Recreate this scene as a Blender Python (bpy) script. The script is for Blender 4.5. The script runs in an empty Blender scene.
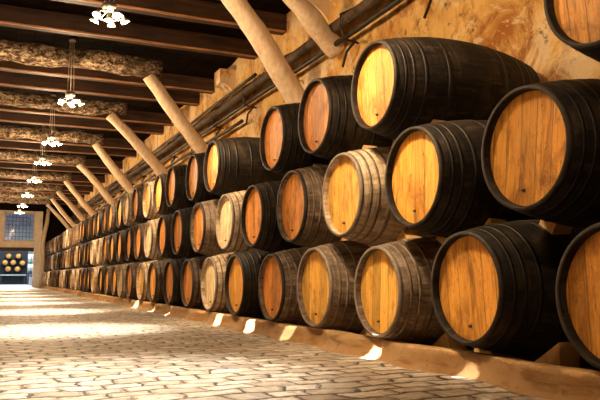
import bpy, bmesh, math, random
from mathutils import Matrix, Vector, noise
random.seed(7)
S = 0.8          # metres per barrel-head diameter; everything below is laid out in head diameters
FL = -0.85       # floor level relative to the camera
C = bpy.context.scene.collection
PI = math.pi

# ------------------------------------------------------------------ helpers
def obj(name, bm, mats, parent=None, smooth=True, kind=None, label=None):
    me = bpy.data.meshes.new(name); bm.normal_update(); bm.to_mesh(me); bm.free()
    for m in (mats if isinstance(mats, (list, tuple)) else [mats]): me.materials.append(m)
    if smooth:
        for p in me.polygons: p.use_smooth = True
    o = bpy.data.objects.new(name, me); C.objects.link(o)
    if parent: o.parent = parent
    if kind: o['kind'] = kind
    if label: o['label'] = label
    return o
def thing(name, label, cat, loc=(0, 0, 0), group=None, kind=None):
    o = bpy.data.objects.new(name, None); C.objects.link(o); o.location = loc
    if label: o['label'] = label
    if cat: o['category'] = cat
    if group: o['group'] = group
    if kind: o['kind'] = kind
    return o
def tag(o, label, cat, group=None):
    o['label'] = label; o['category'] = cat
    if group: o['group'] = group
    return o
def dup(root, loc, label, group=None):
    r = root.copy(); C.objects.link(r); r.location = loc; r['label'] = label
    if group: r['group'] = group
    for ch in list(root.children):
        c = ch.copy(); C.objects.link(c); c.parent = r
        for g in ch.children:
            d = g.copy(); C.objects.link(d); d.parent = c
    return r
def box(bm, x0, x1, y0, y1, z0, z1, bev=0.0):
    r = bmesh.ops.create_cube(bm, size=1)
    for v in r['verts']:
        v.co = Vector(((x0+x1)/2+v.co.x*(x1-x0), (y0+y1)/2+v.co.y*(y1-y0), (z0+z1)/2+v.co.z*(z1-z0)))
    if bev:
        es = list({e for v in r['verts'] for e in v.link_edges})
        bmesh.ops.bevel(bm, geom=es, offset=bev, segments=2, affect='EDGES')
def tube(bm, pts, radii, seg=10, caps=True, rough=0.0, seed=0.0):
    pts = [Vector(p) for p in pts]; rings = []
    up = None
    for i, p in enumerate(pts):
        t = (pts[min(i+1, len(pts)-1)]-pts[max(i-1, 0)]).normalized()
        if up is None: up = Vector((0, 0, 1)) if abs(t.z) < .9 else Vector((0, 1, 0))
        a = t.cross(up).normalized(); b = t.cross(a).normalized(); up = -b if False else up
        r = radii[i] if isinstance(radii, (list, tuple)) else radii
        ring = []
        for k in range(seg):
            th = 2*PI*k/seg; d = a*math.cos(th)+b*math.sin(th); q = p+d*r
            if rough: q = q + d*rough*(noise.noise(q*2.2+Vector((seed, 0, 0)))+.5*noise.noise(q*6+Vector((seed, 3, 0))))
            ring.append(bm.verts.new(q))
        rings.append(ring)
    for A, B in zip(rings, rings[1:]):
        for k in range(seg): bm.faces.new((A[k], A[(k+1) % seg], B[(k+1) % seg], B[k]))
    if caps: bm.faces.new(rings[0][::-1]); bm.faces.new(rings[-1])
def lathe(bm, prof, seg=40, mat=0):
    """profile [(x, r)] revolved about the X axis"""
    rings = []
    for x, r in prof:
        if r < 1e-6: rings.append([bm.verts.new((x, 0, 0))])
        else: rings.append([bm.verts.new((x, r*math.sin(2*PI*k/seg), r*math.cos(2*PI*k/seg))) for k in range(seg)])
    for A, B in zip(rings, rings[1:]):
        for k in range(seg):
            k2 = (k+1) % seg
            if len(A) == 1: f = bm.faces.new((A[0], B[k2], B[k]))
            elif len(B) == 1: f = bm.faces.new((A[k], A[k2], B[0]))
            else: f = bm.faces.new((A[k], A[k2], B[k2], B[k]))
            f.material_index = mat
            if mat >= 0: f.smooth = True
def lerp(a, b, t): return a+(b-a)*t

# ------------------------------------------------------------------ materials
class N:
    def __init__(s, name, rough=.7, spec=.3):
        s.m = bpy.data.materials.new(name); s.m.use_nodes = True; s.t = s.m.node_tree; s.n = s.t.nodes; s.l = s.t.links
        s.b = s.n['Principled BSDF']; s.b.inputs['Roughness'].default_value = rough
        s.b.inputs['Specular IOR Level'].default_value = spec
        s.obj = s.n.new('ShaderNodeTexCoord').outputs['Object']
    def rnd(s): return s.n.new('ShaderNodeObjectInfo').outputs['Random']
    def mapping(s, src, scale=(1, 1, 1), rot=(0, 0, 0), jitter=False):
        m = s.n.new('ShaderNodeMapping'); m.inputs['Scale'].default_value = scale; m.inputs['Rotation'].default_value = rot
        s.l.new(src, m.inputs['Vector'])
        if jitter:
            q = s.n.new('ShaderNodeMath'); q.operation = 'MULTIPLY'; q.inputs[1].default_value = 57.; s.l.new(s.rnd(), q.inputs[0])
            c = s.n.new('ShaderNodeCombineXYZ')
            for i in range(3): s.l.new(q.outputs[0], c.inputs[i])
            s.l.new(c.outputs[0], m.inputs['Location'])
        return m.outputs[0]
    def noise(s, vec, scale=3, det=6, rough=.6, dist=0):
        t = s.n.new('ShaderNodeTexNoise'); t.inputs['Scale'].default_value = scale; t.inputs['Detail'].default_value = det
        t.inputs['Roughness'].default_value = rough; t.inputs['Distortion'].default_value = dist
        s.l.new(vec, t.inputs['Vector']); return t.outputs['Fac']
    def ramp(s, fac, stops):
        r = s.n.new('ShaderNodeValToRGB'); e = r.color_ramp.elements
        while len(e) < len(stops): e.new(.5)
        for q, (p, c) in zip(e, stops):
            q.position = p; q.color = (*c, 1) if len(c) == 3 else c
        s.l.new(fac, r.inputs[0]); return r.outputs[0]
    def mix(s, fac, a, b, mode='MIX'):
        m = s.n.new('ShaderNodeMix'); m.data_type = 'RGBA'; m.blend_type = mode
        for inp, v in ((m.inputs[0], fac), (m.inputs[6], a), (m.inputs[7], b)):
            if isinstance(v, (int, float)): inp.default_value = v
            elif isinstance(v, tuple): inp.default_value = (*v, 1)
            else: s.l.new(v, inp)
        return m.outputs[2]
    def math(s, op, a, b=0.0, c=0.0):
        m = s.n.new('ShaderNodeMath'); m.operation = op
        for i, v in enumerate((a, b, c)):
            if isinstance(v, (int, float)): m.inputs[i].default_value = v
            else: s.l.new(v, m.inputs[i])
        return m.outputs[0]
    def bump(s, h, strength=.4, dist=.02):
        b = s.n.new('ShaderNodeBump'); b.inputs['Strength'].default_value = strength; b.inputs['Distance'].default_value = dist
        s.l.new(h, b.inputs['Height']); s.l.new(b.outputs[0], s.b.inputs['Normal'])
    def col(s, c):
        if isinstance(c, tuple): s.b.inputs['Base Color'].default_value = (*c, 1)
        else: s.l.new(c, s.b.inputs['Base Color'])
        return s.m
g3 = lambda v: (v, v, v)

def stave_mat(name, dark, light, worn):
    q = N(name, .66, .2)
    # angle round the barrel -> staves
    sx = q.n.new('ShaderNodeSeparateXYZ'); q.l.new(q.obj, sx.inputs[0])
    ang = q.math('ARCTAN2', sx.outputs[1], sx.outputs[2])
    st = q.math('MULTIPLY', ang, 26/(2*PI)); fr = q.math('FRACT', st)
    seam = q.math('SMOOTH_MIN', fr, q.math('SUBTRACT', 1.0, fr), .05)
    seamf = q.ramp(seam, [(0, g3(.72)), (.05, g3(1))])
    wn = q.n.new('ShaderNodeTexWhiteNoise'); wn.noise_dimensions = '1D'
    q.l.new(q.math('ADD', q.math('FLOOR', st), q.math('MULTIPLY', q.rnd(), 91.)), wn.inputs['W'])
    vec = q.mapping(q.obj, (1.2, 9, 9), jitter=True)
    n1 = q.noise(vec, 2.2, 8, .65, .4)
    n2 = q.noise(q.mapping(q.obj, (1, 1, 1), jitter=True), 3.5, 5, .6)
    n3 = q.noise(q.mapping(q.obj, (26, 2, 2), jitter=True), 1.5, 4, .6)     # faint scuffs round the girth
    base = q.ramp(n1, [(.34, dark), (.56, light), (.74, worn)])
    base = q.mix(q.ramp(n2, [(.48, g3(0)), (.72, g3(.7))]), base, worn)
    base = q.mix(q.ramp(n3, [(.45, g3(0)), (.65, g3(.6))]), base, dark)
    base = q.mix(1.0, base, seamf, 'MULTIPLY')
    base = q.mix(1.0, base, q.ramp(wn.outputs[0], [(0, g3(.86)), (1, g3(1.08))]), 'MULTIPLY')
    q.bump(q.math('ADD', q.math('MULTIPLY', n1, .7), q.math('ADD', seamf, n3)), .5, .012)
    return q.col(base)
def head_mat(name, dark, mid, light):
    q = N(name, .5, .3)
    sx = q.n.new('ShaderNodeSeparateXYZ'); q.l.new(q.obj, sx.inputs[0])
    pl = q.math('MULTIPLY', q.math('ADD', sx.outputs[1], q.math('MULTIPLY', q.rnd(), .13)), 7.3); fr = q.math('FRACT', pl)
    seam = q.math('MINIMUM', fr, q.math('SUBTRACT', 1.0, fr))
    seamf = q.ramp(seam, [(0, g3(.38)), (.045, g3(1))])
    wn = q.n.new('ShaderNodeTexWhiteNoise'); wn.noise_dimensions = '1D'
    q.l.new(q.math('ADD', q.math('FLOOR', pl), q.math('MULTIPLY', q.rnd(), 77.)), wn.inputs['W'])
    grain = q.noise(q.mapping(q.obj, (1, 26, 1.6), jitter=True), 2.2, 8, .7, .6)
    blot = q.noise(q.mapping(q.obj, (1, 3.5, 1.3), jitter=True), 2.0, 6, .7, .5)
    spots = q.noise(q.mapping(q.obj, (1, 4, 2.4), jitter=True), 7, 6, .75)
    base = q.ramp(grain, [(.30, tuple(v*.7 for v in dark)), (.48, mid), (.70, light)])
    base = q.mix(1.0, base, q.ramp(wn.outputs[0], [(0, g3(.66)), (1, g3(1.12))]), 'MULTIPLY')
    base = q.mix(q.ramp(blot, [(.47, g3(0)), (.66, g3(.85))]), base, tuple(v*.38 for v in dark))
    base = q.mix(q.ramp(spots, [(.58, g3(0)), (.68, g3(.8))]), base, tuple(v*.25 for v in dark))
    base = q.mix(1.0, base, seamf, 'MULTIPLY')
    q.bump(q.math('ADD', q.math('MULTIPLY', grain, .3), seamf), .35, .01)
    return q.col(base)
M = {}
M['body_dark'] = stave_mat('oak_staves_blackened', (.003, .0017, .001), (.014, .0085, .0045), (.070, .046, .026))
M['body_brown'] = stave_mat('oak_staves_brown', (.025, .014, .008), (.075, .045, .026), (.20, .135, .08))
M['body_pale'] = stave_mat('oak_staves_pale', (.20, .13, .07), (.48, .35, .22), (.72, .59, .44))
M['body_tan'] = stave_mat('oak_staves_tan', (.05, .030, .018), (.17, .115, .075), (.38, .28, .20))
M['head_orange'] = head_mat('head_boards_orange', (.56, .18, .03), (.84, .325, .06), (.93, .44, .11))
M['head_amber'] = head_mat('head_boards_amber', (.56, .21, .03), (.84, .375, .06), (.93, .50, .11))
M['head_yellow'] = head_mat('head_boards_yellow', (.56, .25, .04), (.84, .44, .075), (.93, .60, .16))
M['head_cream'] = head_mat('head_boards_cream', (.62, .42, .19), (.84, .66, .38), (.92, .80, .56))

def simple(name, c1, c2, scale=6, rough=.6, metal=0, bump=.3, stretch=(1, 1, 1), spec=.3):
    q = N(name, rough, spec); q.b.inputs['Metallic'].default_value = metal
    n = q.noise(q.mapping(q.obj, stretch), scale, 7, .65)
    if bump: q.bump(n, bump, .015)
    return q.col(q.ramp(n, [(.3, c1), (.7, c2)]))
M['hoop'] = simple('hoop_iron', (.006, .005, .004), (.026, .018, .012), 12, .5, .3)
M['hoop_pale'] = simple('hoop_iron_dusty', (.07, .045, .028), (.26, .19, .125), 12, .6, .1)
M['chime'] = simple('rim_wood_dark', (.010, .007, .005), (.05, .036, .024), 10, .6)
M['chime_pale'] = simple('rim_wood_grey', (.12, .095, .075), (.28, .22, .17), 10, .6)
M['bung'] = simple('bung_wood', (.03, .015, .008), (.10, .05, .02), 9, .6)
M['wedge'] = simple('wedge_timber', (.45, .26, .09), (.68, .45, .20), 5, .7, stretch=(1, 6, 1))
M['rail'] = simple('rail_timber', (.05, .03, .018), (.14, .09, .05), 3, .8, stretch=(6, .6, 6))
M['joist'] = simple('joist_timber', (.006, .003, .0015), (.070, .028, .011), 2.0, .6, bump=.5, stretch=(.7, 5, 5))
M['lit_edge'] = simple('joist_lit_edge_paint', (.16, .065, .02), (.55, .27, .11), 3, .6, stretch=(.7, 5, 5))  # paler colour paints the floor's bounce light on the joists' lower edges
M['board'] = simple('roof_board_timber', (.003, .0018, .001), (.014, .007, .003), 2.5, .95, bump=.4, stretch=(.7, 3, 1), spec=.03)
M['brace'] = simple('brace_timber', (.58, .40, .24), (.84, .68, .47), 3.2, .6, bump=.5, stretch=(5, 5, 1.2))
M['metal'] = simple('lamp_metal', (.35, .33, .30), (.65, .62, .58), 10, .35, .8, bump=0)
M['cable'] = simple('cable_grey', (.35, .28, .22), (.5, .42, .34), 10, .5, 0, bump=0)
M['pipe'] = simple('pipe_black', (.012, .008, .006), (.05, .034, .022), 8, .5, .2)
M['conduit'] = simple('conduit_brown', (.025, .014, .008), (.14, .09, .05), 7, .75, 0)
M['threshold_daylight'] = simple('threshold_daylight_paint', (.60, .70, .86), (.76, .86, .98), 5, .5, 0, bump=.1)  # bluish tint puts cool daylight into the slab's colour
M['steel_dark'] = simple('frame_dark', (.02, .02, .024), (.06, .06, .065), 8, .5, .3)
M['pallet'] = simple('stand_grey', (.20, .22, .20), (.38, .40, .36), 4, .6)
M['green_body'] = simple('drum_pale_green', (.34, .40, .34), (.58, .64, .55), 4, .55)
M['stack_dark'] = simple('cask_black', (.012, .012, .014), (.03, .028, .028), 8, .6)
M['post'] = simple('post_timber', (.50, .35, .20), (.80, .60, .38), 3, .7, bump=.5, stretch=(4, 4, 1))

# rough log with flaking whitish bark
q = N('log_bark', .8, .2)
n = q.noise(q.mapping(q.obj, (1.2, 2, 2)), 6.5, 9, .8, .5); n2 = q.noise(q.mapping(q.obj, (.5, 1, 1)), 1.4, 4, .6)
c = q.ramp(n, [(.42, (.02, .01, .005)), (.5, (.20, .12, .06)), (.58, (.85, .67, .45))])
c = q.mix(q.ramp(n2, [(.38, g3(.9)), (.62, g3(.1))]), c, (.05, .026, .014)); q.bump(n, 1.0, .05); M['log'] = q.col(c)
# plaster wall: ochre with stains, brown runs and cracks
q = N('ochre_plaster', .85, .15)
n = q.noise(q.mapping(q.obj), .8, 9, .62, .4); n2 = q.noise(q.mapping(q.obj, (1, 1.1, .75)), 1.5, 9, .72, .9)
n3 = q.noise(q.mapping(q.obj), 6, 9, .75, .2); n4 = q.noise(q.mapping(q.obj, (1, .9, 1.0)), 1.1, 9, .7, 1.2)
c = q.ramp(n, [(.36, (.58, .28, .06)), (.5, (.84, .52, .17)), (.62, (.94, .70, .38))])
c = q.mix(q.ramp(n2, [(.50, g3(0)), (.62, g3(.9))]), c, (.38, .12, .018))
c = q.mix(q.ramp(n4, [(.53, g3(0)), (.57, g3(.75))]), c, (.86, .66, .42))
c = q.mix(q.ramp(n3, [(.57, g3(0)), (.66, g3(.85))]), c, (.09, .04, .012))
q.bump(q.math('ADD', n, n3), .7, .06); M['plaster'] = q.col(c)
# pale plaster of the far end wall and lintel
M['plaster_end'] = simple('tan_plaster', (.64, .50, .33), (.84, .70, .50), 2.5, .85)
M['side_wall'] = simple('limewash_wall', (.45, .32, .18), (.66, .50, .30), 1.5, .9)
# kerb: rough rendered stone
q = N('kerb_render', .8, .2)
n = q.noise(q.mapping(q.obj), 2.2, 9, .7, .4); n2 = q.noise(q.mapping(q.obj, (1, .7, 5)), 2.5, 8, .7); n3 = q.noise(q.mapping(q.obj), 11, 6, .7)
c = q.ramp(n, [(.35, (.60, .34, .14)), (.52, (.82, .54, .27)), (.68, (.92, .70, .43))])
c = q.mix(q.ramp(n2, [(.54, g3(0)), (.64, g3(.9))]), c, (.25, .11, .03)); c = q.mix(q.ramp(n3, [(.58, g3(0)), (.68, g3(.8))]), c, (.12, .06, .02))
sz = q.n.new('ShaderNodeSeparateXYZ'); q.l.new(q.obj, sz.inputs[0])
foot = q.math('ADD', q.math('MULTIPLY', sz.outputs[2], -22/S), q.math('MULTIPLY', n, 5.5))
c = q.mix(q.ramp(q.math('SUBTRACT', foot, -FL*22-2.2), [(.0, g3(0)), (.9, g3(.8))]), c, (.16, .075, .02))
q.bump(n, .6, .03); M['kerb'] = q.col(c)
# cobbled floor
q = N('granite_setts', .55, .4)
wob = q.n.new('ShaderNodeTexNoise'); wob.inputs['Scale'].default_value = 1.9; wob.inputs['Detail'].default_value = 6
q.l.new(q.obj, wob.inputs['Vector'])
va = q.n.new('ShaderNodeVectorMath'); va.operation = 'MULTIPLY_ADD'; va.inputs[1].default_value = (.42, .26, 0)
q.l.new(wob.outputs['Color'], va.inputs[0]); q.l.new(q.obj, va.inputs[2])
def bricks(mortar, smooth):
    br = q.n.new('ShaderNodeTexBrick'); br.inputs['Scale'].default_value = 1; br.inputs['Brick Width'].default_value = .36 * S
    br.inputs['Row Height'].default_value = .23 * S; br.inputs['Mortar Size'].default_value = mortar*S; br.inputs['Mortar Smooth'].default_value = smooth
    br.inputs['Color1'].default_value = (0, 0, 0, 1); br.inputs['Color2'].default_value = (1, 1, 1, 1); br.inputs['Mortar'].default_value = (.5, .5, .5, 1)
    br.offset = .5; q.l.new(va.outputs[0], br.inputs['Vector']); return br
b1 = bricks(.017, .3); b2 = bricks(.055, 1.0)
n = q.noise(q.obj, 13, 8, .75); n2 = q.noise(q.obj, .5, 6, .6); n3 = q.noise(q.obj, 4.5, 5, .7)
c = q.ramp(b1.outputs['Color'], [(0, (.32, .275, .22)), (.5, (.50, .45, .38)), (1, (.70, .65, .56))])
c = q.mix(q.ramp(n, [(.38, g3(.85)), (.6, g3(0))]), c, (.20, .145, .095))
c = q.mix(q.ramp(n2, [(.45, g3(0)), (.7, g3(.45))]), c, (.46, .34, .22))
gap = q.math('MULTIPLY', b1.outputs['Fac'], q.ramp(n3, [(.36, g3(.25)), (.50, g3(1))]))
c = q.mix(gap, c, (.022, .012, .006))
h = q.math('SUBTRACT', q.math('MULTIPLY', n, .35), q.math('MULTIPLY', b2.outputs['Fac'], 1.0))
h = q.math('ADD', h, q.math('MULTIPLY', b1.outputs['Color'], .5)); q.bump(h, 1.0, .035); M['floor'] = q.col(c)
# emitters and glass
def emit(name, col, s):
    m = bpy.data.materials.new(name); m.use_nodes = True; b = m.node_tree.nodes['Principled BSDF']
    b.inputs['Base Color'].default_value = (*col, 1); b.inputs['Emission Color'].default_value = (*col, 1); b.inputs['Emission Strength'].default_value = s; return m
M['lens'] = emit('lamp_lens', (1, .86, .62), 22)
M['strip_light'] = emit('cool_ceiling_light', (.80, .9, 1.0), 9)
q = N('window_glass', .08, .5); q.b.inputs['Transmission Weight'].default_value = .85; q.b.inputs['IOR'].default_value = 1.1
M['glass'] = q.col((.72, .80, .92))
q = N('stained_blue_wall', .6, .3); nn = q.noise(q.mapping(q.obj, (2, 2, 1)), 1.3, 4, .6)
M['blue_wall'] = q.col(q.ramp(nn, [(.35, (.16, .19, .26)), (.6, (.42, .45, .52))]))
M['grey_floor'] = simple('grey_floor', (.30, .32, .33), (.46, .48, .50), 2, .4)

# ------------------------------------------------------------------ room shell
XW = 6.15; YE = 60.0; ZC = 6.15; XL = -2.6; YB = -9.0
bm = bmesh.new(); box(bm, XL-.3, XW+.3, YB-.3, 96, FL-.3, FL); obj('floor', bm, M['floor'], kind='structure', smooth=False)
# right wall, gently uneven
bm = bmesh.new(); ny, nz = 170, 22; vs = []
for i in range(ny+1):
    col = []
    for j in range(nz+1):
        y = lerp(YB, YE, i/ny); z = lerp(FL, ZC+.1, j/nz)
        col.append(bm.verts.new((XW + .07*noise.noise(Vector((y*.5, z*.8, 0))) + .03*noise.noise(Vector((y*2, z*2, 5))), y, z)))
    vs.append(col)
for i in range(ny):
    for j in range(nz): bm.faces.new((vs[i][j], vs[i][j+1], vs[i+1][j+1], vs[i+1][j]))
box(bm, XW+.12, XW+.4, YB, YE, FL, ZC+.1)
obj('wall_right', bm, M['plaster'], kind='structure')
bm = bmesh.new(); box(bm, XL-.3, XL, YB, YE, FL, ZC+.1); obj('wall_left', bm, M['side_wall'], kind='structure', smooth=False)
bm = bmesh.new(); box(bm, XL-.3, XW+.4, YB-.3, YB, FL, ZC+.1); obj('wall_back', bm, M['side_wall'], kind='structure', smooth=False)
# ceiling: boards running along the hall on top of the joists
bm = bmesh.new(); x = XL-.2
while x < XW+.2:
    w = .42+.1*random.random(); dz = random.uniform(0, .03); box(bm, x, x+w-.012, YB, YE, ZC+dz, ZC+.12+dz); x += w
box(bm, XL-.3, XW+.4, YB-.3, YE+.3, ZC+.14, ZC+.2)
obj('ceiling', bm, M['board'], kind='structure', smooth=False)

# far end wall with window above and doorway below
OX0, OX1 = .35, 3.14; WX0, WX1 = .85, 3.14; WZ0, WZ1 = 2.82, 5.15; LZ0, LZ1 = 2.05, 2.34
bm = bmesh.new()
box(bm, XL-.3, OX0, YE, YE+.5, FL, ZC)
box(bm, OX0, WX0, YE, YE+.5, LZ1, ZC)
box(bm, WX0, WX1, YE, YE+.5, WZ1, ZC)
box(bm, WX0, WX1, YE, YE+.5, LZ1, WZ0)
box(bm, WX1, 3.72, YE-.25, YE+.5, FL, ZC)
obj('wall_end', bm, M['plaster_end'], kind='structure', smooth=False)
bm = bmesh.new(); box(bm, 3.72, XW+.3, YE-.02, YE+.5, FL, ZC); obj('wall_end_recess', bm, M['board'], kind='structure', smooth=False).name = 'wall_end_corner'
bm = bmesh.new(); box(bm, OX0-.1, OX1, YE-.1, YE+.3, LZ0+.0, LZ1, .01); obj('trim_1', bm, M['joist'], kind='structure', smooth=False)
bm = bmesh.new(); box(bm, XL+.01, 3.9, YE-.45, YE-.26, WZ1+.12, ZC-.02, .01); obj('trim_2', bm, M['board'], kind='structure', smooth=False)
w = thing('window_1', None, None, (0, 0, 0), kind='structure')
bm = bmesh.new()
for a in ((WX0, WX1, WZ1-.09, WZ1), (WX0, WX1, WZ0, WZ0+.09)): box(bm, a[0], a[1], YE-.05, YE+.1, a[2], a[3])
for a in (WX0, WX1-.09): box(bm, a, a+.09, YE-.05, YE+.1, WZ0, WZ1)
obj('window_frame', bm, M['post'], w, smooth=False)
bm = bmesh.new(); box(bm, WX0+.09, WX1-.09, YE+.09, YE+.11, WZ0+.09, WZ1-.09); obj('pane', bm, M['glass'], w, smooth=False)
bm = bmesh.new()
for k in range(1, 8): xx = lerp(WX0+.09, WX1-.09, k/8); box(bm, xx-.015, xx+.015, YE+.03, YE+.08, WZ0+.09, WZ1-.09)
for k in range(1, 7): zz = lerp(WZ0+.09, WZ1-.09, k/7); box(bm, WX0+.09, WX1-.09, YE+.03, YE+.08, zz-.015, zz+.015)
obj('muntin', bm, M['steel_dark'], w, smooth=False)
# white threshold; long bluish slab paints in daylight spilling onto the floor
bm = bmesh.new(); box(bm, OX0, OX1-.02, YE-11.5, YE+.55, FL, FL+.05, .01); box(bm, OX1-.24, OX1-.02, YE-.1, YE+.5, FL+.16, FL+.85, .02)
tag(obj('threshold_daylight_slab', bm, M['threshold_daylight'], smooth=False), 'white threshold with short upright at the far doorway, floor daylight painted into its slab', 'doorstep')

# the room beyond
RB = 92.0
bm = bmesh.new(); box(bm, -2.6, 8.2, RB, RB+.3, FL, 7.2); obj('wall_beyond', bm, M['blue_wall'], kind='structure', smooth=False)
bm = bmesh.new(); box(bm, -2.9, -2.6, YE+.5, RB+.3, FL, 7.2); box(bm, 8.2, 8.5, YE+.5, RB+.3, FL, 7.2); obj('wall_beyond_side', bm, M['blue_wall'], kind='structure', smooth=False)
bm = bmesh.new(); box(bm, -2.9, 8.5, YE+.5, RB+.3, 7.2, 7.4); box(bm, -2.9, 8.5, YE+.45, YE+.55, ZC, 7.3); obj('ceiling_beyond', bm, M['blue_wall'], kind='structure', smooth=False)
bm = bmesh.new(); box(bm, -2.6, 8.2, YE+.6, RB, FL-.001, FL+.012); obj('floor_beyond', bm, M['grey_floor'], kind='structure', smooth=False)
bm = bmesh.new(); box(bm, 2.3, 5.2, RB-.25, RB-.15, 2.6, 6.0, .03)
tag(obj('wall_panel', bm, M['green_body'], smooth=False), 'pale yellow-green panel behind the right half of the end window', 'panel')
strips = []
for k, yy in enumerate((64, 72, 80)):
    t = thing('strip_light', 'cool white strip light on the ceiling beyond the doorway', 'ceiling light', (2.2, yy, 7.2), group='strip lights of the room beyond')
    bm = bmesh.new(); box(bm, -1.3, 1.3, -.25, .25, -.12, -.01, .02); obj('lamp_housing', bm, M['metal'], t, smooth=False)
    bm = bmesh.new(); box(bm, -1.2, 1.2, -.2, .2, -.15, -.121); obj('diffuser', bm, M['strip_light'], t, smooth=False)
    strips.append((2.2, yy, 6.98))

# ------------------------------------------------------------------ joists, logs, braces
LOGS = [1.1, 6.9, 12.65, 18.7, 23.9, 29.4, 35.2, 41.6, 47.0, 51.6, 56.0]
ORD = ['zeroth', 'first', 'second', 'third', 'fourth', 'fifth', 'sixth', 'seventh', 'eighth', 'ninth', 'tenth', 'eleventh', 'twelfth', 'thirteenth', 'fourteenth',
       'fifteenth', 'sixteenth', 'seventeenth', 'eighteenth', 'nineteenth', 'twentieth']
TENS = {20: 'twenty', 30: 'thirty'}
def ordn(n):
    if n <= 20: return ORD[n]
    if n % 10 == 0: return {30: 'thirtieth', 40: 'fortieth'}[n]
    return TENS[n//10*10] + '-' + ORD[n % 10]
JY = []
for a, b in zip(LOGS, LOGS[1:]):
    for k in (1, 2): JY.append(lerp(a, b, k/3.0)+.05)
JY += [8.9-20+.0, -3.6, -1.2, 57.8]
JY = sorted(y for y in JY if y > -6)
bmj = bmesh.new()
def joist_mesh():
    bm = bmesh.new(); n = 14; secs = []
    for i in range(n+1):
        x = lerp(XL-.1, XW+.12, i/n); dy = .03*noise.noise(Vector((x*.7, 1, 0))); dz = .035*noise.noise(Vector((x*.6, 7, 0)))
        secs.append([bm.verts.new(p) for p in ((x, -.13+dy, -.42+dz), (x, .13+dy, -.42+dz), (x, .13+dy, .0), (x, -.13+dy, .0))])
    for A, B in zip(secs, secs[1:]):
        for k in range(4): bm.faces.new((A[k], A[(k+1) % 4], B[(k+1) % 4], B[k]))
    bm.faces.new(secs[0][::-1]); bm.faces.new(secs[-1])
    return bm
def lit_edge_mesh():  # added strip standing in for the lit lower edge of a joist
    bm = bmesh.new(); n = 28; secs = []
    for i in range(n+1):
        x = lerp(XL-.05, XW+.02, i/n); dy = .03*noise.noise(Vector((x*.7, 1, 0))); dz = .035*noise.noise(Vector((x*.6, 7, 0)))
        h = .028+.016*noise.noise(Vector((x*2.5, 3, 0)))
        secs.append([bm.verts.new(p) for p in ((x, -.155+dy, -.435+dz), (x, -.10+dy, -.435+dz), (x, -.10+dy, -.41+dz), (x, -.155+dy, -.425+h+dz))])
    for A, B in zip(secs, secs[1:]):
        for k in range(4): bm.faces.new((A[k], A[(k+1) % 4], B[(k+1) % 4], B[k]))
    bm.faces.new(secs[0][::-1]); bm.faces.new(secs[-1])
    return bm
vis = [y for y in JY]
first = None
nv = 0
for y in JY:
    if y > 12: nv += 1
    lab = ('dark squared roof joist, %s from the near end of the visible ceiling' % ordn(nv)) if y > 12 else 'dark squared roof joist above the top edge of the picture'
    if first is None:
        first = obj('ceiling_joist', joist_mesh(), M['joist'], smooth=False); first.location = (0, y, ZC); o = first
        eb = obj('lit_edge_strip', lit_edge_mesh(), M['lit_edge'], first, smooth=False)
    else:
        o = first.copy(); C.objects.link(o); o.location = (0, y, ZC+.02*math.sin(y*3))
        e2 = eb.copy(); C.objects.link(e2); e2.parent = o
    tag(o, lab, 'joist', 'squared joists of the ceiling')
nl = 0
for i, y in enumerate(LOGS):
    bm = bmesh.new(); n = 40; x1 = 4.05
    pts = [(lerp(XL+.01, x1, k/n), .06*noise.noise(Vector((k*.12, i*3.1, 0))), .05*noise.noise(Vector((k*.1, i*3.1, 9)))) for k in range(n+1)]
    tube(bm, pts, [(.27 if y < 20 else .24)+.03*noise.noise(Vector((k*.25, i, 4))) for k in range(n+1)], 16, rough=.07, seed=i*5.)
    o = obj('tie_log', bm, M['log']); o.location = (0, y, 5.72)
    if y > 12: nl += 1
    tag(o, ('rough round log with pale flaking bark across the ceiling, %s from the near end' % ordn(nl)) if y > 12 else 'rough round log across the ceiling above the picture edge', 'beam', 'rough logs across the ceiling')
# braces: (top x, y, z) -> (foot x, y, z)
BR = [((4.35, 11.55, 5.95), (6.08, 11.85, 4.42), .20, 'stout pale brace log cut by the top edge, its foot behind the wall pipes'),
      ((4.05, 12.6, 5.55), (6.08, 13.05, 3.10), .235, 'thick pale brace log rising left of the gap in the top row, nearest whole one')]
for k, y in enumerate(LOGS[3:]):
    BR.append(((3.74-.25*(k == 1), y+.0, 5.50), (6.06, y+.55, 2.95), .20-.006*k, 'slanting pale brace log, %s one beyond the thickest brace, leaning to the wall' % ordn(k+1)))
for i, (a, b, r, lab) in enumerate(BR):
    a = Vector(a); b = Vector(b); bm = bmesh.new(); n = 18; pts = []; rr = []
    L = (b-a).length
    for k in range(n+1):
        t = k/n; p = a.lerp(b, t)-a; p += Vector((.05, .0, .07))*math.sin(t*PI)*(1 if i % 2 else -.6)+Vector((0, .05*noise.noise(Vector((t*2.5, i*2., 0))), 0))
        pts.append(p); rr.append(r*(.86+.22*t)+.02*noise.noise(Vector((t*5, i, 2))))
    tube(bm, pts, rr, 14, rough=.025, seed=i*3.)
    o = obj('brace_log', bm, M['brace']); o.location = a; tag(o, lab, 'beam', 'slanting brace logs')
# crooked upright post at the far end of the stacks
bm = bmesh.new(); tube(bm, [(.02, 0, FL), (.05, 0, 1.2), (.0, 0, 2.6), (.10, 0, 3.4), (.26, 0, 4.3), (.34, 0, 5.45)], [.19, .18, .17, .17, .16, .15], 12, rough=.03)
o = obj('upright_post', bm, M['post']); o.location = (3.74, 59.15, 0); tag(o, 'crooked upright timber post at the far end of the stacked barrels', 'post')
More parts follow.
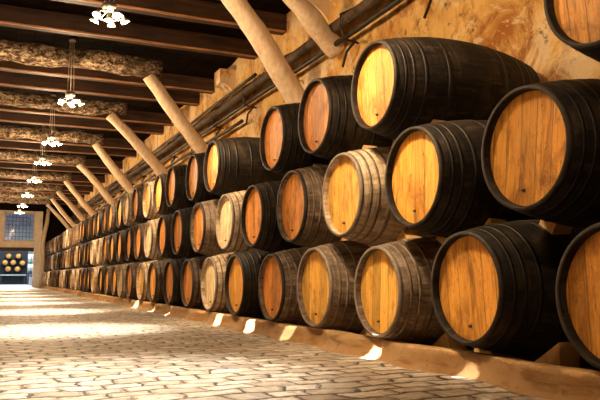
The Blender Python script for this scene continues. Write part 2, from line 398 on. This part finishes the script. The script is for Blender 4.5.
# stone corbels where joists enter the wall
k = 0
for (yy, zz) in ((18.7, 5.68), (12.65, 5.72), (23.9, 5.68)):
    bm = bmesh.new(); n = 8
    pts = [(XW+.1-.55*t, 0, -.75*(1-math.sqrt(max(0, 1-(1-t)**2)))*1.0+.1) for t in (0, .15, .3, .5, .75, 1)]
    verts = [[bm.verts.new((p[0], s*.28, p[2]-.3)) for p in pts]+[bm.verts.new((pts[-1][0], s*.28, .2)), bm.verts.new((pts[0][0], s*.28, .2))] for s in (-1, 1)]
    for j in range(len(verts[0])):
        j2 = (j+1) % len(verts[0]); bm.faces.new((verts[0][j], verts[0][j2], verts[1][j2], verts[1][j]))
    bm.faces.new(verts[0]); bm.faces.new(verts[1][::-1])
    o = obj('corbel', bm, M['plaster'], smooth=False); o.location = (0, yy, zz)
    tag(o, ['plastered corbel on the wall right of the thick brace log', 'plastered corbel on the wall above the thickest brace foot', 'plastered corbel on the wall, farthest of the three'][k], 'corbel'); k += 1

# ------------------------------------------------------------------ pipes along the wall
def pipe(name, pts, r, mat, lab, seg=10):
    bm = bmesh.new(); tube(bm, pts, r, seg); o = obj(name, bm, mat); tag(o, lab, 'pipe'); return o
def run(z, x, wob, sd, y0=7.0, y1=59.8):
    n = 60; return [(x+wob*.4*noise.noise(Vector((k*.2, sd, 0))), lerp(y0, y1, k/n), z+wob*noise.noise(Vector((k*.25, sd, 3)))) for k in range(n+1)]
pipe('wall_conduit', run(4.80, XW-.26, .05, 1), .105, M['conduit'], 'thick brown pipe along the wall, upper one of the near pair')
pipe('wall_pipe', run(4.50, XW-.22, .03, 2), .055, M['pipe'], 'thin black pipe along the wall just under the thick brown one')
pipe('wall_pipe', run(4.12, XW-.20, .05, 4, 17.2), .05, M['pipe'], 'lowest black pipe on the wall, beginning beyond the thick brace')
pipe('wall_pipe', run(5.12, XW-.20, .05, 6, 16.2), .045, M['pipe'], 'highest black pipe on the wall, beginning beyond the thick brace')
nb = 0
bfirst = None
y = 8.35
while y < 56:
    if bfirst is None:
        t = thing('pipe_bracket', '', 'bracket', (XW, y, 4.5))
        bm = bmesh.new(); tube(bm, [(-.02, 0, .55), (-.16, 0, .50), (-.40, 0, .36), (-.40, 0, .1), (-.32, 0, -.10), (-.02, 0, -.14)], .022, 8); obj('strap', bm, M['pipe'], t)
        bm = bmesh.new(); tube(bm, [(-.10, 0, -.12), (-.22, .10, -.30), (-.16, .38, -.50)], .026, 8); obj('hook', bm, M['pipe'], t)
        bm = bmesh.new(); tube(bm, [(-.10, 0, -.12), (-.24, -.26, -.22)], .024, 8); obj('arm', bm, M['pipe'], t)
        bfirst = t
    nb += 1
    lab = 'small black iron bracket holding the wall pipes, %s from the right' % ordn(nb)
    if nb == 1: bfirst['label'] = lab; bfirst['group'] = 'pipe brackets'
    else: dup(bfirst, (XW, y, 4.5), lab, 'pipe brackets')
    y += 2.75
# loose hook high on the wall above the biggest barrel
bm = bmesh.new(); tube(bm, [(0, 0, 0), (-.18, .02, .02), (-.22, .0, -.16), (-.15, -.08, -.30)], .03, 8)
o = obj('wall_hook', bm, M['pipe']); o.location = (XW, 7.55, 4.25); tag(o, 'small dark iron hook on the bare wall above the large top barrel', 'hook')

# ------------------------------------------------------------------ kerb and rails
bm = bmesh.new(); prof = [(-.10, FL), (-.04, FL+.035), (-.015, FL+.09), (0, FL+.145), (.012, FL+.178), (.035, FL+.192), (.2, FL+.185), (.27, FL+.175), (.30, FL)]
rows = []; n = 900
for i in range(n+1):
    y = lerp(.3, YE-.3, i/n); ph = (y-3.40)/1.592
    bulge = .065*math.cos(2*PI*(ph-.42))+.03*noise.noise(Vector((y*.9, 0, 3)))+.012*noise.noise(Vector((y*5, 0, 3)))
    dz = .020*noise.noise(Vector((y*.7, 4, 0)))+.008*noise.noise(Vector((y*4, 4, 0)))
    row = []
    for j, (px, pz) in enumerate(prof):
        k = 1-min(1, max(0, px)/.12)
        row.append(bm.verts.new((3.755+px-bulge*k+.008*noise.noise(Vector((y*6, pz*9, 1))), y, pz+(dz if 2 < j < 8 else 0))))
    rows.append(row)
for A, B in zip(rows, rows[1:]):
    for j in range(len(prof)-1): bm.faces.new((A[j], B[j], B[j+1], A[j+1]))
bm.faces.new(rows[0]); bm.faces.new(rows[-1][::-1])
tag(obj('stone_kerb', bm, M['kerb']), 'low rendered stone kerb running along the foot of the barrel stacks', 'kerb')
for x, lab in ((4.42, 'front timber rail under the bottom row of barrels, behind the kerb'), (5.40, 'rear timber rail under the bottom row of barrels, next to the wall')):
    bm = bmesh.new(); box(bm, x-.12, x+.12, .3, YE-.4, FL, -.745, .01); tag(obj('support_rail', bm, M['rail'], smooth=False), lab, 'rail')

# ------------------------------------------------------------------ barrels
LB = 2.05; RB_ = .645
def prad(s): return .5+(RB_-.5)*(1-abs(2*s-1)**2.1)
def hoop_bm(bm, s0, s1, seg):
    a = prad(s0); b = prad(s1); lathe(bm, [(s0*LB, a-.01), (s0*LB, a+.0025), (s1*LB, b+.0025), (s1*LB, b-.01)], seg)
HS = [(.0, .020), (.055, .068), (.10, .114), (.165, .182), (.30, .320)]
HS = HS+[(1-b, 1-a) for a, b in HS]
NAMES = {}
def make_barrel(style, far=False, hoops=True):
    body, head, chime, hoop = style
    t = thing('barrel', '', 'barrel')
    seg = 28 if far else 56; ns = 10 if far else 22
    bm = bmesh.new()
    prof = [(.08, .466), (.006, .474), (.0, .478), (.0, .494)]+[(LB*i/ns, prad(i/ns)) for i in range(1, ns)]+[(LB, .497), (LB, .455), (LB-.055, .448)]
    lathe(bm, prof, seg)
    for f in bm.faces:
        c = f.calc_center_median()
        if c.x < .03 or c.x > LB-.03: f.material_index = 1
    if far and hoops:
        k0 = len(bm.faces)
        for s0, s1 in (HS[1], HS[2], HS[3]): hoop_bm(bm, s0, s1, seg)
        bm.faces.ensure_lookup_table()
        for f in bm.faces[k0:]: f.material_index = 2
    obj('staves', bm, [M[body], M[chime], M[hoop]], t)
    bm = bmesh.new(); lathe(bm, [(.068, 0), (.068, .462), (.070, .470), (.095, .470), (.085, 0)], seg)
    for f in bm.faces: f.smooth = False
    obj('barrel_head', bm, M[head], t, smooth=False)
    if not far:
        bm = bmesh.new(); lathe(bm, [(LB-.085, 0), (LB-.085, .452), (LB-.052, .44), (LB-.052, 0)], seg); obj('barrel_head', bm, M['head_orange'], t, smooth=False, label='rear head board facing the wall')
        for s0, s1 in HS:
            bm = bmesh.new(); hoop_bm(bm, s0, s1, seg); obj('hoop', bm, M[chime if s0 == 0 else hoop], t)
        bm = bmesh.new(); lathe(bm, [(.025, 0), (.052, .010), (.055, .014), (.072, .016)], 12)
        b = obj('tap_bung', bm, M['bung'], t); b.location = (0, .02, -.34)
    return t
ST = {'dark_orange': ('body_dark', 'head_orange', 'chime', 'hoop'), 'dark_amber': ('body_dark', 'head_amber', 'chime', 'hoop'),
      'dark_yellow': ('body_dark', 'head_yellow', 'chime', 'hoop'),
      'brown_orange': ('body_brown', 'head_orange', 'chime', 'hoop'), 'brown_amber': ('body_brown', 'head_amber', 'chime', 'hoop'),
      'brown_yellow': ('body_brown', 'head_yellow', 'chime', 'hoop'), 'tan_yellow': ('body_tan', 'head_yellow', 'chime_pale', 'hoop_pale'), 'tan_amber': ('body_tan', 'head_amber', 'chime_pale', 'hoop_pale'), 'tan_orange': ('body_tan', 'head_orange', 'chime', 'hoop_pale'), 'pale_yellow': ('body_pale', 'head_yellow', 'chime_pale', 'hoop_pale'),
      'pale_cream': ('body_pale', 'head_cream', 'chime_pale', 'hoop_pale'), 'pale_amber': ('body_pale', 'head_amber', 'chime_pale', 'hoop_pale')}
WORDS = {'tan': 'greyish tan', 'dark': 'black-stained', 'brown': 'brown', 'pale': 'pale dusty'}
HW = {'orange': 'orange', 'amber': 'amber', 'yellow': 'yellow', 'cream': 'cream'}
PROTO = {}
# rows: z of axis, list of (y, style, scale, dz); missing barrels are simply absent
P = 1.592
bot = [(1.80, 'dark_orange', 1, 0), (3.40, 'dark_amber', 1, 0), (4.985, 'dark_amber', .97, .037), (6.50, 'tan_yellow', .95, -.022), (8.09, 'tan_yellow', 1.0, 0), (9.573, 'tan_orange', .97, -.02),
       (11.247, 'dark_amber', 1, 0), (12.88, 'pale_cream', 1, 0), (14.50, 'brown_orange', .99, 0), (16.15, 'dark_orange', 1, 0), (17.755, 'brown_amber', 1, 0), (19.32, 'pale_yellow', 1, 0), (20.9, 'brown_orange', 1, 0)]
mid = [(2.66, 'dark_orange', 1, 0), (4.255, 'dark_amber', .985, .02), (5.85, 'dark_amber', 1, 0), (7.394, 'pale_yellow', 1, -.013), (8.929, 'tan_orange', 1, -.01), (10.54, 'dark_orange', .99, -.02),
       (12.094, 'pale_cream', 1, 0), (13.749, 'tan_orange', 1, 0), (15.45, 'dark_orange', 1, 0), (17.0, 'dark_orange', .98, 0), (18.55, 'pale_cream', .98, 0), (20.11, 'brown_orange', 1, 0)]
top = [(3.523, 'dark_amber', 1, 0), (6.73, 'dark_orange', 1, .022), (8.313, 'dark_orange', 1, 0), (9.85, 'dark_orange', .99, -.02), (13.0, 'dark_orange', 1, 0), (14.636, 'dark_orange', 1, 0), (16.39, 'dark_orange', .96, 0),
       (18.0, 'brown_amber', 1, 0), (19.5, 'pale_amber', 1, 0), (20.95, 'brown_orange', 1, 0)]
pool = ['dark_orange', 'brown_orange', 'pale_amber', 'brown_amber', 'dark_amber', 'pale_yellow', 'brown_yellow', 'pale_cream', 'brown_orange', 'dark_orange']
for R, lim in ((bot, 58.9), (mid, 58.1), (top, 58.6)):
    while R[-1][0]+P < lim:
        R.append((R[-1][0]+P, random.choice(pool), 1, random.uniform(-.008, .008)))
ZR = {'bottom': -.131, 'middle': .998, 'top': 2.151}
for rn, R in (('bottom', bot), ('middle', mid), ('top', top)):
    hid = 0 if rn == 'top' else 1
    for i, (y, st, sc, dz) in enumerate(R):
        far = y > 23; key = (st, far)
        k = i+1-hid
        body, head = st.split('_')
        if k == 0: lab = '%s barrel of the %s row, beyond the right edge of the picture' % (WORDS[body], rn)
        else:
            lab = '%s oak barrel with %s head, %s from the right in the %s row' % (WORDS[body], HW[head], ordn(k), rn)
            if rn == 'top' and k == 1: lab = 'black oak barrel of the top row cut off by the upper right corner'
            if rn == 'top' and k == 2: lab = 'large black hooped barrel with bright orange head, top row, nearest whole one'
            if rn == 'bottom' and k == 1: lab = 'black barrel with amber head at the right edge, bottom row, cut off'
            if rn == 'middle' and k == 1: lab = 'biggest-looking black barrel with stained amber head, right end of middle row'
        loc = ({'top': 3.88, 'middle': 3.81, 'bottom': 3.763}[rn], y, ZR[rn]+dz)
        if key not in PROTO:
            t = make_barrel(ST[st], far); PROTO[key] = t; t.location = loc; t['label'] = lab
        else: t = dup(PROTO[key], loc, lab)
        t['group'] = 'stacked barrels, %s row' % rn
        t.scale = (1, sc, sc); t.rotation_euler = (random.uniform(-.12, .12), 0, 0)
        if y > 12: t.location.x += random.uniform(-.03, .05)

# ------------------------------------------------------------------ wedges
def wedge_bm(w, l, h):
    bm = bmesh.new(); v = [bm.verts.new(p) for p in ((-w, 0, 0), (w, 0, 0), (-w, l, 0), (w, l, 0), (-w, l, h), (w, l, h))]
    for f in ((0, 2, 3, 1), (2, 4, 5, 3), (0, 1, 5, 4), (0, 4, 2), (1, 3, 5)): bm.faces.new([v[i] for i in f])
    return bm
wf = None; nw = 0
cnt = 0
for i, (y, st, sc, dz) in enumerate(bot[1:6]):
    for sgn in (-1, 1):
        if wf is None:
            wf = obj('wedge', wedge_bm(.11, .33, .21), M['wedge'], smooth=False); o = wf
        else: o = wf.copy(); C.objects.link(o)
        o.location = (4.40, y+sgn*.225, -.744); o.rotation_euler = (0, 0, 0 if sgn > 0 else PI)
        tag(o, 'timber wedge on the front rail, %s of the %s bottom barrel from the right' % ('left' if sgn > 0 else 'right', ordn(i+1)), 'wedge', 'timber wedges under the bottom barrels')
def rowgap(low, up, zl, zu, names):
    for j, (yu, _, su, du) in enumerate(up):
        for i, (yl, _, sl, dl) in enumerate(low):
            if abs(abs(yu-yl)-.8) < .25 and 3 < min(yu, yl) < 9:
                a = Vector((yl, zl+dl)); b = Vector((yu, zu+du)); d = b-a; L = d.length; d.normalize()
                yield yl, yu, a, d, L, sl, su
wl = None
SPEC = []
for low, up, zl, zu, nm in ((bot, mid, ZR['bottom'], ZR['middle'], 'bottom and middle rows'), (mid, top, ZR['middle'], ZR['top'], 'middle and top rows')):
    c = 0
    for yl, yu, a, d, L, sl, su in rowgap(low, up, zl, zu, nm):
        x = 4.50; r = prad((x-3.84)/LB); g0 = a+d*(r*sl+.0); g1 = a+d*(L-r*su); gl = (g1-g0).length
        if gl < .03: continue
        c += 1
        if wl is None:
            bm = bmesh.new(); box(bm, -.10, .10, -.09, .09, -.5, .5); wl = obj('spacer_block', bm, M['wedge'], smooth=False); o = wl
        else: o = wl.copy(); C.objects.link(o)
        m = (g0+g1)/2; o.location = (x, m.x, m.y); o.scale = (1, 1, gl+.016); o.rotation_euler = (-math.atan2(d.x, d.y), 0, 0)
        tag(o, 'small pale wood block wedged between %s, %s from the right' % (nm, ordn(c)), 'block', 'spacer blocks between barrels')

# ------------------------------------------------------------------ pendant lamps
LY = [.6, 6.1, 12.0, 18.4, 24.4, 28.9, 34.5, 41.0, 47.4, 52.2]
def make_lamp():
    t = thing('pendant_lamp', '', 'lamp')
    bm = bmesh.new(); box(bm, -.11, .11, -.11, .11, .10, .24, .02); lathe_pts = [(0, 0, .1), (0, 0, .0)]; obj('lamp_housing', bm, M['metal'], t)
    bm = bmesh.new()
    for k in range(24):
        a = 2*PI*k/24; b = 2*PI*(k+1)/24
        tube(bm, [(.25*math.cos(a), .25*math.sin(a), .02), (.25*math.cos(b), .25*math.sin(b), .02)], .014, 6)
    for k in range(3):
        a = 2*PI*k/3; tube(bm, [(0, 0, .12), (.25*math.cos(a), .25*math.sin(a), .02)], .014, 6)
    obj('ring_frame', bm, M['metal'], t)
    for k in range(3):
        a = 2*PI*k/3+.4; bm = bmesh.new(); tube(bm, [(.09*math.cos(a), .09*math.sin(a), .22), (.05*math.cos(a), .05*math.sin(a), ZC-4.5)], .008, 6); obj('cable', bm, M['cable'], t)
    bm = bmesh.new(); tube(bm, [(0, 0, ZC-4.5-.08), (0, 0, ZC-4.5)], .09, 14); obj('ceiling_plate', bm, M['metal'], t)
    for k in range(6):
        a = 2*PI*k/5; r = .25 if k < 5 else 0; tilt = .5 if k < 5 else 0
        ex = Vector((math.cos(a), math.sin(a), 0)) if k < 5 else Vector((0, 0, 0))
        d = (Vector((0, 0, -1))+ex*tilt).normalized(); p = ex*r
        bm = bmesh.new(); tube(bm, [p-d*.05, p, p+d*.07], [.03, .045, .076], 14); h = obj('spot_head', bm, M['metal'], t)
        bm = bmesh.new(); tube(bm, [p+d*.071, p+d*.078], .070, 14); obj('lens', bm, M['lens'], h)
    return t
def lamp_light(parent, name, loc, tgt, energy, ang, blend, col, rad=.06):
    L = bpy.data.lights.new(name, 'SPOT'); L.energy = energy; L.spot_size = math.radians(ang); L.spot_blend = blend; L.color = col; L.shadow_soft_size = rad
    o = bpy.data.objects.new(name, L); C.objects.link(o); o.parent = parent; o.location = loc
    o.rotation_euler = Vector(tgt).to_track_quat('-Z', 'Y').to_euler(); return o
WARM = (1.0, .71, .42); WH = (1.0, .74, .45)
lf = None; roots = []
for i, y in enumerate(LY):
    k = i
    lab = ('cluster lamp of small bright spotlights on cables, %s from the near end of the line' % ordn(k)) if k >= 1 else 'cluster lamp of small spotlights above and outside the picture'
    if k == 1: lab = 'cluster lamp of small spotlights above the top edge, beside the brightest barrels'
    elif k > 1: lab = 'cluster lamp of small bright spotlights on cables, %s from the near end of the line' % ordn(k-1)
    if lf is None: lf = make_lamp(); t = lf; t.location = (1.69, y, 4.5); t['label'] = lab; t['group'] = 'cluster lamps hanging along the hall'
    else: t = dup(lf, (1.69, y, 4.5), lab, 'cluster lamps hanging along the hall')
    roots.append((t, y))
PW = 1.0
KERB = {6.1: ((4.95, 0, 3000), (6.53, 0, 22000), (8.75, 0, 5000)), 12.0: ((10.23, 0, 22000), (11.87, 0, 22000)), 18.4: ((15.7, 0, 20000), (17.4, 0, 20000), (19.6, 0, 20000))}  # aims of extra beams added to make the bright kerb patches
for t, y in roots:
    near = .12 if y < 3 else 1.0
    lamp_light(t, 'down_spot', (0, 0, -.16), (-.6, 0, -5), 4200*PW*near*(.55 if y < 8 else 1), (48 if y < 8 else 46), 1.0, (1, .92, .78))
    lamp_light(t, 'barrel_spot', (.3, 0, -.2), (2.6, .5, -4.0), 760*PW*near, 64, .8, WH)
    for ky, kz, e in KERB.get(y, ()):
        lamp_light(t, 'added_kerb_beam', (.2, 0, -.2), (3.72-1.89, ky-y, -.80-4.3), e*PW, 2.5, .12, (1, .95, .86), .015)  # added beam for a kerb patch, beyond the lamp's own spots
    L = bpy.data.lights.new('lamp_glow', 'POINT'); L.energy = 280*PW*(.8 if y < 3 else 1); L.color = WARM; L.shadow_soft_size = .12
    o = bpy.data.objects.new('lamp_glow', L); C.objects.link(o); o.parent = t; o.location = (0, 0, -.3)

# ------------------------------------------------------------------ stack of casks in the room beyond
CS = .68
YC = 85
cb = None
for i, (x, z) in enumerate(((1.85, 2.34), (2.86, 2.35), (1.60-.1, 1.61), (2.34, 1.62), (3.31, 1.58), (1.84, .89), (2.82, .89))):
    lab = 'small black cask with orange head in the room beyond, ' + ['top left', 'top right', 'middle left', 'centre', 'middle right', 'lower left', 'lower right'][i] + ' of the rack'
    if cb is None:
        t = thing('cask', lab, 'cask'); bm = bmesh.new()
        lathe(bm, [(.05, .42), (0, .44), (0, .5)]+[(1.4*k/8, .5+.04*(1-(k/4-1)**2)) for k in range(1, 8)]+[(1.4, .5), (1.4, 0)], 24); obj('staves', bm, M['stack_dark'], t)
        bm = bmesh.new(); lathe(bm, [(.04, 0), (.04, .42), (.08, .42)], 24); obj('barrel_head', bm, M['head_amber'], t, smooth=False); cb = t
        t['group'] = 'casks racked in the room beyond'
    else: t = dup(cb, (0, 0, 0), lab)
    t.location = (x, YC, z); t.rotation_euler = (0, 0, PI/2); t.scale = (CS, CS*.98, CS*.98)
t = thing('cask_rack', 'dark timber rack holding the casks in the room beyond', 'rack', (2.3, YC, FL))
bm = bmesh.new(); box(bm, -1.75, 1.6, 1.06, 1.2, .0, 4.1); obj('back_board', bm, M['stack_dark'], t, smooth=False)
bm = bmesh.new(); box(bm, -1.25, 1.45, -.1, 1.2, .98, 1.14, .02); obj('shelf', bm, M['pallet'], t, smooth=False)
for sx in (-1.15, 1.3):
    for sy in (0, 1.0): bm = bmesh.new(); box(bm, sx-.07, sx+.07, sy-.07, sy+.07, 0, .98); obj('leg', bm, M['stack_dark'], t, smooth=False)
for k, z in enumerate((2.02, 1.0)):
    t = thing('steel_drum', 'pale green drum lying on its side by the casks, %s of two' % ('upper', 'lower')[k], 'drum', (3.75, YC-3, z), group='pale drums beyond the doorway')
    bm = bmesh.new(); lathe(bm, [(0, 0), (0, .44), (.05, .46), (.6, .50), (1.15, .46), (1.2, .44), (1.2, 0)], 28); obj('drum_shell', bm, M['green_body'], t)
    for s in (.3, .9): bm = bmesh.new(); lathe(bm, [(s-.02, .46), (s-.02, .515), (s+.02, .515), (s+.02, .46)], 28); obj('band', bm, M['steel_dark'], t)
t = thing('drum_stand', 'dark low stand under the two pale drums', 'stand', (3.75, YC-3, FL))
bm = bmesh.new(); box(bm, -.0, 1.25, -.45, .45, 1.2, 1.34, .02); obj('stand_top', bm, M['steel_dark'], t, smooth=False)
for sx in (.1, 1.15):
    for sy in (-.38, .38): bm = bmesh.new(); box(bm, sx-.06, sx+.06, sy-.06, sy+.06, 0, 1.2); obj('leg', bm, M['steel_dark'], t, smooth=False)

# cool light in the room beyond
for x, yy, z in strips:
    L = bpy.data.lights.new('strip_glow', 'AREA'); L.energy = 900; L.size = 1.9; L.color = (.78, .88, 1.0)
    o = bpy.data.objects.new('strip_glow', L); C.objects.link(o); o.location = (x, yy, z)

# ------------------------------------------------------------------ to metres, floor at z = 0
seen = set()
for o in list(C.objects):
    if o.type == 'MESH' and o.data.name not in seen:
        seen.add(o.data.name); o.data.transform(Matrix.Scale(S, 4)); o.data.update()
    o.location = o.location*S
    if o.parent is None: o.location.z += -FL*S
# ------------------------------------------------------------------ camera, world, view
cam = bpy.data.cameras.new('camera'); co = bpy.data.objects.new('camera', cam); C.objects.link(co)
cam.sensor_width = 36; cam.lens = 694.58/600*36; cam.clip_start = .02; cam.clip_end = 300
co.location = (0, 0, -FL*S); co.rotation_euler = (math.radians(90+6.3197), 0, -math.radians(23.934))
sc = bpy.context.scene; sc.camera = co
wd = bpy.data.worlds.new('world'); sc.world = wd; wd.use_nodes = True
wd.node_tree.nodes['Background'].inputs[0].default_value = (.05, .04, .03, 1); wd.node_tree.nodes['Background'].inputs[1].default_value = .3
sc.view_settings.view_transform = 'Standard'; sc.view_settings.look = 'None'; sc.view_settings.gamma = 1
sc.view_settings.exposure = 0.0
